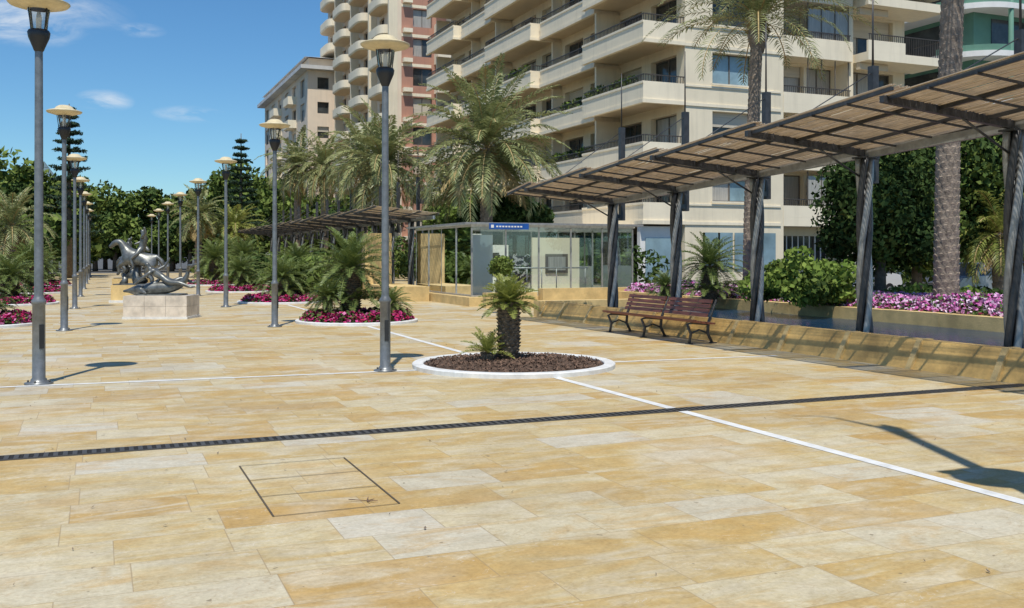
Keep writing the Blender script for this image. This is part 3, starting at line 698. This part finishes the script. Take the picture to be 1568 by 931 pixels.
mb.build('balcony_plants')
# ================================================================ TOWER BEHIND
mb=MB(); tx,ty0,ty1=27.4,94,126; TH_=46; fl=[3.5+2.95*k for k in range(14)]
mb.box(tx+.4,45,ty0+.4,ty1,0,TH_,M_salmon)
ops=[]; y=ty0+1.5
while y<ty1-2: ops.append((y,y+1.8)); y+=3.4
facade(mb,'y',tx,.4,ty0,ty1,0,TH_,[(f+.1,f+2.3,ops) for f in fl],M_pink,(M_win,M_win,M_curt))
ops=[(29,31),(32.5,34),(36,38.5),(40,42)]
facade(mb,'x',ty0,.4,tx+.402,45,0,TH_,[(f+.4,f+2.2,ops) for f in fl],M_salmon)
def spow(v,e): return math.copysign(abs(v)**e,v)
def roundbal(mb,xw,yc,half,proj,z0,z1):
    K=16; vs=[]
    ring=[(xw+proj*spow(math.cos(a),.45),yc+half*spow(math.sin(a),.45)) for a in [math.pi/2+math.pi*k/K for k in range(K+1)]]
    for zz,sx in ((z0,.93),(z0+.15,1),(z1,1)):
        for (x,y) in ring: vs.append((xw+(x-xw)*sx,yc+(y-yc)*sx,zz))
    n=K+1; fs=[]
    for r in range(2):
        for k in range(K): fs.append((r*n+k,r*n+k+1,(r+1)*n+k+1,(r+1)*n+k))
    mb.add(vs,fs,M_cream2)
    mb.add([(x,y,z0+.002) for x,y in [(xw+(x-xw)*.93,yc+(y-yc)*.93) for x,y in ring]],[tuple(range(n))],M_creamS)
    mb.add([(x,y,z0+.3) for x,y in ring],[tuple(range(n))],M_creamS)
for f in fl:
    for (yc,hf,pr) in ((98,2.7,1.5),(106,2.9,1.7),(114,2.9,1.7),(122,2.9,1.5)): roundbal(mb,tx-.001,yc,hf,pr,f-.3,f+.7)
    mb.box(31.2,35.5,ty0-1.3,ty0-.002,f-.3,f+.75,M_cream2); mb.box(tx+.5,28.8,ty0-.6,ty0-.002,f-.3,f+.1,M_cream2)
    mb.box(37,42.5,ty0-1.0,ty0-.002,f-.3,f+.75,M_cream2)
    mb.box(tx+.405,30.9,ty0-.02,ty0-.003,f+2.3,f+2.6,M_cream2)
for y in (94.2,102,110,118): mb.box(tx-.9,tx-.003,y-.2,y+.2,0,TH_,M_cream)
mb.box(tx-.5,46,ty0-.5,ty1,TH_+.002,TH_+.6,M_cream2)
mb.build('apartment_tower')
# ================================================================ PINK BLOCK
mb=MB(); px,py0,py1,pz=23.4,119,152,24.2
mb.box(px+.4,50,py0+.4,py1,0,pz,M_pink)
fl=[3.2+3*k for k in range(7)]
ops=[(24.6,26.0),(28,29.4),(31,33)]
facade(mb,'x',py0,.4,px+.402,50,0,pz,[(f+.8,f+2.2,ops) for f in fl],M_pink)
ops=[]; y=py0+2
while y<py1-3: ops.append((y,y+2.6)); y+=5.5
facade(mb,'y',px,.4,py0,py1,0,pz,[(f+.1,f+2.3,ops) for f in fl],M_pink)
for f in fl:
    y=py0+7.2
    while y<py1-4: mb.box(px-1.1,px-.002,y,y+3.6,f-.2,f+.8,M_cream2); y+=11
mb.box(px-1.0,51,py0-1.0,py1+1,pz+.002,pz+.45,M_roof); mb.box(px+.2,49,py0+.3,py1-1,pz+.452,pz+1.5,M_pink)
mb.add([(px-.4,py0-.4,pz+1.502),(50,py0-.4,pz+1.502),(50,py1,pz+1.502),(px-.4,py1,pz+1.502),(px+6,py0+8,pz+3.3),(44,py0+8,pz+3.3),(44,py1-8,pz+3.3),(px+6,py1-8,pz+3.3)],[(0,1,5,4),(1,2,6,5),(2,3,7,6),(3,0,4,7),(4,5,6,7)],M_roof)
mb.build('pink_apartment_building')
# ================================================================ GREEN BUILDING (right)
mb=MB(); gx,gy=P(28.4,60); mb.box(gx+1.5,gx+22,gy+1.5,gy+24,0,25,M_green)
for k in range(8):
    f=2.4+3*k
    mb.lathe([(1.2,f-.3),(3.2,f-.3),(3.2,f+.05),(1.2,f+.05)],10,M_wht,(gx+3.0,gy+3.0,0),False,math.pi,1.5*math.pi)
    mb.lathe([(3.1,f+.05),(3.1,f+.45)],10,M_green,(gx+3.0,gy+3.0,0),False,math.pi,1.5*math.pi)
    mb.box(gx+3.01,gx+22,gy-.2,gy+1.498,f-.3,f+.05,M_wht); mb.box(gx+3.01,gx+22,gy-.1,gy,f+.052,f+.45,M_green)
    mb.box(gx-.2,gx+1.498,gy+3.01,gy+24,f-.3,f+.05,M_wht)
    rail(mb,'x',gx+3.02,gx+22,gy-.06,f+.45,f+1.0,.18)
    for q_ in range(4): mb.box(gx+3+q_*4.5,gx+6+q_*4.5,gy+1.45,gy+1.496,f+.1,f+2.4,M_win)
    mb.box(gx+1.45,gx+1.496,gy+4,gy+8,f+.1,f+2.4,M_win)
for q_ in range(4): mb.tube([(gx+3+q_*4.5,gy+.0,0),(gx+3+q_*4.5,gy+.0,24.5)],.16,10,M_green)
mb.build('green_apartment_building')
# ================================================================ TREES / PALMS
palm('date_palm',P(-1.07,41),6.0,.26,.24,78,4.0,.62,.095,elmin=-24,dz=.14,dry=14,droop=1.25,nl=42)
palm('date_palm',P(-6.5,50),6.2,.25,.22,62,3.6,.58,.11,elmin=-25,dz=.2,droop=1.3,nl=38)
palm('date_palm',P(-16.2,74),8.3,.28,.24,50,3.3,.55,.12,elmin=-30,dz=.3,droop=1.3)
palm('date_palm',P(-13.6,71),7.9,.28,.24,50,3.3,.55,.12,elmin=-30,dz=.3,droop=1.3)
palm('date_palm',P(-9.4,62),7.6,.28,.24,50,3.3,.55,.12,elmin=-30,dz=.3,droop=1.3)
palm('date_palm',P(-3.6,58),5.0,.28,.24,46,2.8,.5,.11,elmin=-35,dz=.3)
palm('date_palm',P(-21.5,76),3.6,.28,.24,40,2.6,.5,.11,elmin=-25,dz=.3,m=L_cycY)
palm('date_palm',P(-24,75),4.6,.28,.24,40,2.8,.5,.11,elmin=-25,dz=.3)
palm('date_palm',P(7.3,30),8.85,.24,.18,60,3.7,.52,.05,lean=(.35,.1),elmin=4,dz=.16,dry=0,droop=1.15,nl=40,out=.07)
palm('date_palm',P(9.75,22),10.8,.27,.23,50,3.2,.5,.05,lean=(.3,-.1),elmin=-5,dz=.15,dry=0,out=.07)
palm('date_palm',P(-23.5,46),2.9,.2,.2,40,2.4,.4,.07,elmin=-20,dz=.2)
palm('date_palm',P(15.2,30.5),2.2,.22,.2,44,2.0,.4,.05,elmin=-30,dz=.2,m=L_cycY)
inst(big,'sago_palm',(*P(5.45,27),.35),1.2,.85)
inst(big2,'sago_palm',(*P(4.3,27.5),.42),2.2,.5)
def tree(name,loc,h,r,nc,nl,size,m,m2=None,tr=.16,cs=.42,base=0):
    mb=MB(); z0=h-r[2]
    mb.tube([(0,0,base),(.05,.03,z0*.5),(.0,.08,z0)],[tr*1.25,tr,tr*.75],9,M_bark)
    for k in range(6):
        a=k*1.05+.3; mb.tube([(0,.05,z0*.72),(r[0]*.3*math.cos(a),r[1]*.3*math.sin(a),z0+.1*r[2]),(r[0]*.62*math.cos(a),r[1]*.62*math.sin(a),z0+r[2]*.35)],[tr*.5,tr*.35,tr*.14],6,M_bark)
    crown(mb,(0,0,z0),r,nc,nl,size,m,m2,cs)
    return mb.build(name,(*loc,0))
tree('clipped_ficus_tree',P(10.7,28.5),4.7,(1.55,1.5,1.6),46,480,.09,L_dark,L_mid,.15,.5)
tree('clipped_ficus_tree',P(14.2,32.5),6.6,(2.5,2.4,2.4),60,520,.11,L_dark,L_mid,.2,.45)
tree('clipped_ficus_tree',P(12.8,31),4.5,(1.6,1.6,1.5),34,440,.10,L_dark,L_mid,.15,.5)
tree('clipped_ficus_tree',P(-.2,44),4.7,(1.95,1.9,1.35),46,480,.11,L_dark,None,.2,.5)
tree('clipped_ficus_tree',P(-2.4,47),4.3,(1.4,1.4,1.2),26,440,.11,L_mid,L_lite,.2,.5)
mb=MB()
def mass(lat,dep,top,rx,m=L_mid,m2=L_dark,nc=16,nl=240,s=.3):
    x,y=P(lat,dep); rz=top*.42
    mb.tube([(x,y,0),(x,y,top*.6)],[.3,.15],7,M_bark)
    crown(mb,(x,y,top-rz),(rx,rx,rz),nc,nl,s,m,m2,.42)
for lat,dep,top,rx in [(-66,112,9.5,4.5),(-60,118,11,5),(-54,116,10.5,4.5),(-49,118,10,4.5),(-45,120,9.5,4),(-41.5,120,8.5,3.5),(-38,118,10,4),(-35,115,11,4.2),(-32,112,12.3,4.3),(-29,110,11.8,4),(-26,108,10,4),(-23,105,9,4),(-19,100,8,4),(-15,96,8,3.6),
      (-36.5,80,8.0,3.5),(-40,78,9.0,3.8),(-44,76,9.4,3.6),(-33,66,4.5,3),(-36,60,4.6,3)]:
    mass(lat,dep,top,rx)
for i in range(26):
    t=i/25; lat=-64+t*50; mass(lat,104-abs(t-.5)*6,5.0+1.5*random.random(),3,L_mid,L_dark,8,220,.28)
mb.build('distant_trees')
mb=MB()
def lowmass(x,y,r,h,m): mb.quads(leaves((x,y,h*.5),(r,r,h*.55),400,.14,.5),m)
for i in range(60):
    x=random.uniform(7.6,10);y=random.uniform(36,88); lowmass(x,y,random.uniform(.6,1.2),random.uniform(.8,1.9),random.choice([L_mid,L_dark,L_lite]))
for i in range(75):
    x=random.uniform(-12,-4.8);y=random.uniform(28,90); lowmass(x,y,random.uniform(.8,1.6),random.uniform(.9,2.4),random.choice([L_mid,L_dark,L_lite]))
for i in range(40):
    x=random.uniform(19,24);y=random.uniform(40,85); lowmass(x,y,random.uniform(1,1.8),random.uniform(1.5,3.4),random.choice([L_mid,L_dark]))
mb.build('garden_hedge')
mb=MB()
for i in range(46):
    lat=random.uniform(19,36);dep=random.uniform(42,50);x,y=P(lat,dep); mb.quads(leaves((x,y,1.4),(1.5,1.5,1.7),360,.14,.5),random.choice([L_mid,L_dark,L_dark]))
mb.build('street_hedge')
def norfolk(name,loc,h,R):
    mb=MB(); mb.tube([(0,0,0),(0,0,h*.6),(0,0,h)],[.25,.14,.03],8,M_bark)
    k=0; z=h*.25
    while z<h-.2:
        f=(h-z)/(h*.75); nb=7
        for b in range(nb):
            if random.random()<.12: continue
            L=(R*f**.8+.15)*random.uniform(.75,1.1)
            a=b*6.283/nb+k*.5+random.uniform(-.15,.15); up=random.uniform(.02,.2)
            p0=Vector((0,0,z+random.uniform(-.08,.08))); p1=Vector((math.cos(a)*L,math.sin(a)*L,p0.z+L*up))
            mb.tube([p0,p1],[.035,.012],4,M_bark)
            for s in np.linspace(.2,1,9):
                p=p0.lerp(p1,float(s)); mb.quads(leaves(tuple(p),(.24,.24,.13),16,.12,.2,.35),L_pine)
        z+=h*.05*random.uniform(.85,1.15); k+=1
    mb.build(name,(*loc,0))
norfolk('norfolk_pine',P(-33,73),13.0,2.1); norfolk('norfolk_pine',P(-26,94),13.4,2.0)
# ================================================================ CARS
def car(loc,rz,col):
    mb=MB(); W=.86
    prof=[(-2.1,.35),(-2.15,.75),(-1.9,.92),(-1.1,.98),(-.45,1.42),(.9,1.45),(1.6,1.02),(2.0,.95),(2.12,.7),(2.1,.35)]
    def ins(z): return W*(.8 if z>1.2 else 1)
    vs=[(x,-ins(z),z) for x,z in prof]+[(x,ins(z),z) for x,z in prof]; n=len(prof)
    fs=[(i,i+1,i+1+n,i+n) for i in range(n-1)]+[tuple(range(n-1,-1,-1)),tuple(range(n,2*n))]+[(n-1,0,n,2*n-1)]
    mb.add(vs,fs,col)
    for s in(-1,1):
        mb.add([(-.95,s*(W+.004),1.0),(-.45,s*(W*.8+.012),1.36),(.85,s*(W*.8+.012),1.38),(1.4,s*(W+.004),1.02)],[(0,1,2,3)],M_win)
        for x in(-1.35,1.3): mb.tube([(x,s*(W-.15),.32),(x,s*(W+.02),.32)],.32,18,M_shade_tyre); mb.tube([(x,s*(W+.021),.32),(x,s*(W+.03),.32)],.19,12,M_steelL)
    mb.add([(-1.08,-W*.9,1.005),(-1.08,W*.9,1.005),(-.5,W*.74,1.4),(-.5,-W*.74,1.4)],[(0,1,2,3)],M_win)
    mb.build('parked_car',(*loc,0),rz)
M_silver=mat('silver_car_paint',(.45,.46,.48),.25,.6)
car(P(16.4,35),.2,M_silver); car(P(12.9,37.5),.2,M_wht); car(P(20,38),.2,M_blue)
# ================================================================ HILLS
mb=MB(); vs=[];fs=[]; n=60; R=1900
M_hill=mat('hazy_hill_scrub',(.11,.16,.18),.95,ns=.01,var=.3)
for i in range(n+1):
    t=i/n; u=-1.0+t*.95
    hgt=60+160*math.exp(-((u+.62)/.16)**2)+25*math.sin(u*37)+12*math.sin(u*91+1)
    for k,(rr,zz) in enumerate(((R*.8,0),(R*.9,.5),(R,1),(R*1.15,.3))):
        x,y=P(u*rr,rr); vs.append((x,y,max(0,hgt*zz*(1+.1*math.sin(i*1.7+k)))))
for i in range(n):
    for k in range(3): a=i*4+k; fs.append((a,a+1,a+5,a+4))
mb.add(vs,fs,M_hill,True); mb.build('hills')
# ================================================================ WORLD, SUN, CAMERA
w=bpy.data.worlds.new('World'); scene.world=w; w.use_nodes=True; nt=w.node_tree
bg=nt.nodes['Background']; sky=N(nt,'ShaderNodeTexSky',sky_type='NISHITA'); sky.sun_disc=False
EL=65; sky.sun_elevation=math.radians(EL); sky.sun_rotation=math.radians(180)+TH
sky.air_density=1.0; sky.dust_density=.2; sky.ozone_density=3.0
tc=N(nt,'ShaderNodeTexCoord'); D=tc.outputs['Generated']
hs=N(nt,'ShaderNodeHueSaturation'); hs.inputs['Saturation'].default_value=1.15; nt.links.new(sky.outputs[0],hs.inputs['Color'])
col=mix(nt,hs.outputs[0],(.56,.76,.86),1.0,'MULTIPLY')
nz=noise(nt,scalev(nt,D,(1,1,3)),14,5,.62,.6)
tot=None
for (lx,ez,sx,sz,g) in [(-.416,.158,.022,.009,.9),(-.325,.144,.032,.007,.7),(-.50,.235,.05,.016,1.0),(-.52,.255,.09,.02,.8),(-.38,.23,.02,.006,.5)]:
    v=Vector((CT*lx+ST,-ST*lx+CT,ez)); v.normalize()
    sub=N(nt,'ShaderNodeVectorMath',operation='SUBTRACT'); nt.links.new(D,sub.inputs[0]); sub.inputs[1].default_value=v
    rt=N(nt,'ShaderNodeMapping'); rt.inputs['Rotation'].default_value=(0,0,TH); nt.links.new(sub.outputs[0],rt.inputs['Vector'])
    s2=scalev(nt,rt.outputs[0],(1/sx,1/sx,1/sz))
    ln=N(nt,'ShaderNodeVectorMath',operation='LENGTH'); nt.links.new(s2,ln.inputs[0])
    f=M(nt,'MULTIPLY',M(nt,'MAXIMUM',M(nt,'SUBTRACT',1.25,ln.outputs['Value']),0),g)
    tot=f if tot is None else M(nt,'MAXIMUM',tot,f)
cl=M(nt,'MULTIPLY',tot,M(nt,'MAXIMUM',M(nt,'MULTIPLY',M(nt,'SUBTRACT',nz,.42),4.0),0))
cl=M(nt,'MINIMUM',cl,.8)
fin=mix(nt,col,(5.6,6.0,6.4),cl); nt.links.new(fin,bg.inputs[0]); bg.inputs[1].default_value=.14
sd=bpy.data.lights.new('sun','SUN'); sd.energy=4.6; sd.angle=math.radians(.5); sd.color=(1,.955,.86)
so=bpy.data.objects.new('sun',sd); scene.collection.objects.link(so)
e=math.radians(EL); so.rotation_euler=Vector((ST*math.cos(e),CT*math.cos(e),-math.sin(e))).to_track_quat('-Z','Y').to_euler()
cam=bpy.data.cameras.new('camera'); co=bpy.data.objects.new('camera',cam); scene.collection.objects.link(co)
co.location=(0,0,1.7); co.rotation_euler=(math.radians(90),0,-TH); cam.lens=36*1500/1568; cam.sensor_width=36; cam.shift_y=-.0475
cam.clip_start=.1; cam.clip_end=8000; scene.camera=co
scene.view_settings.view_transform='Standard'; scene.view_settings.look='None'; scene.view_settings.exposure=0
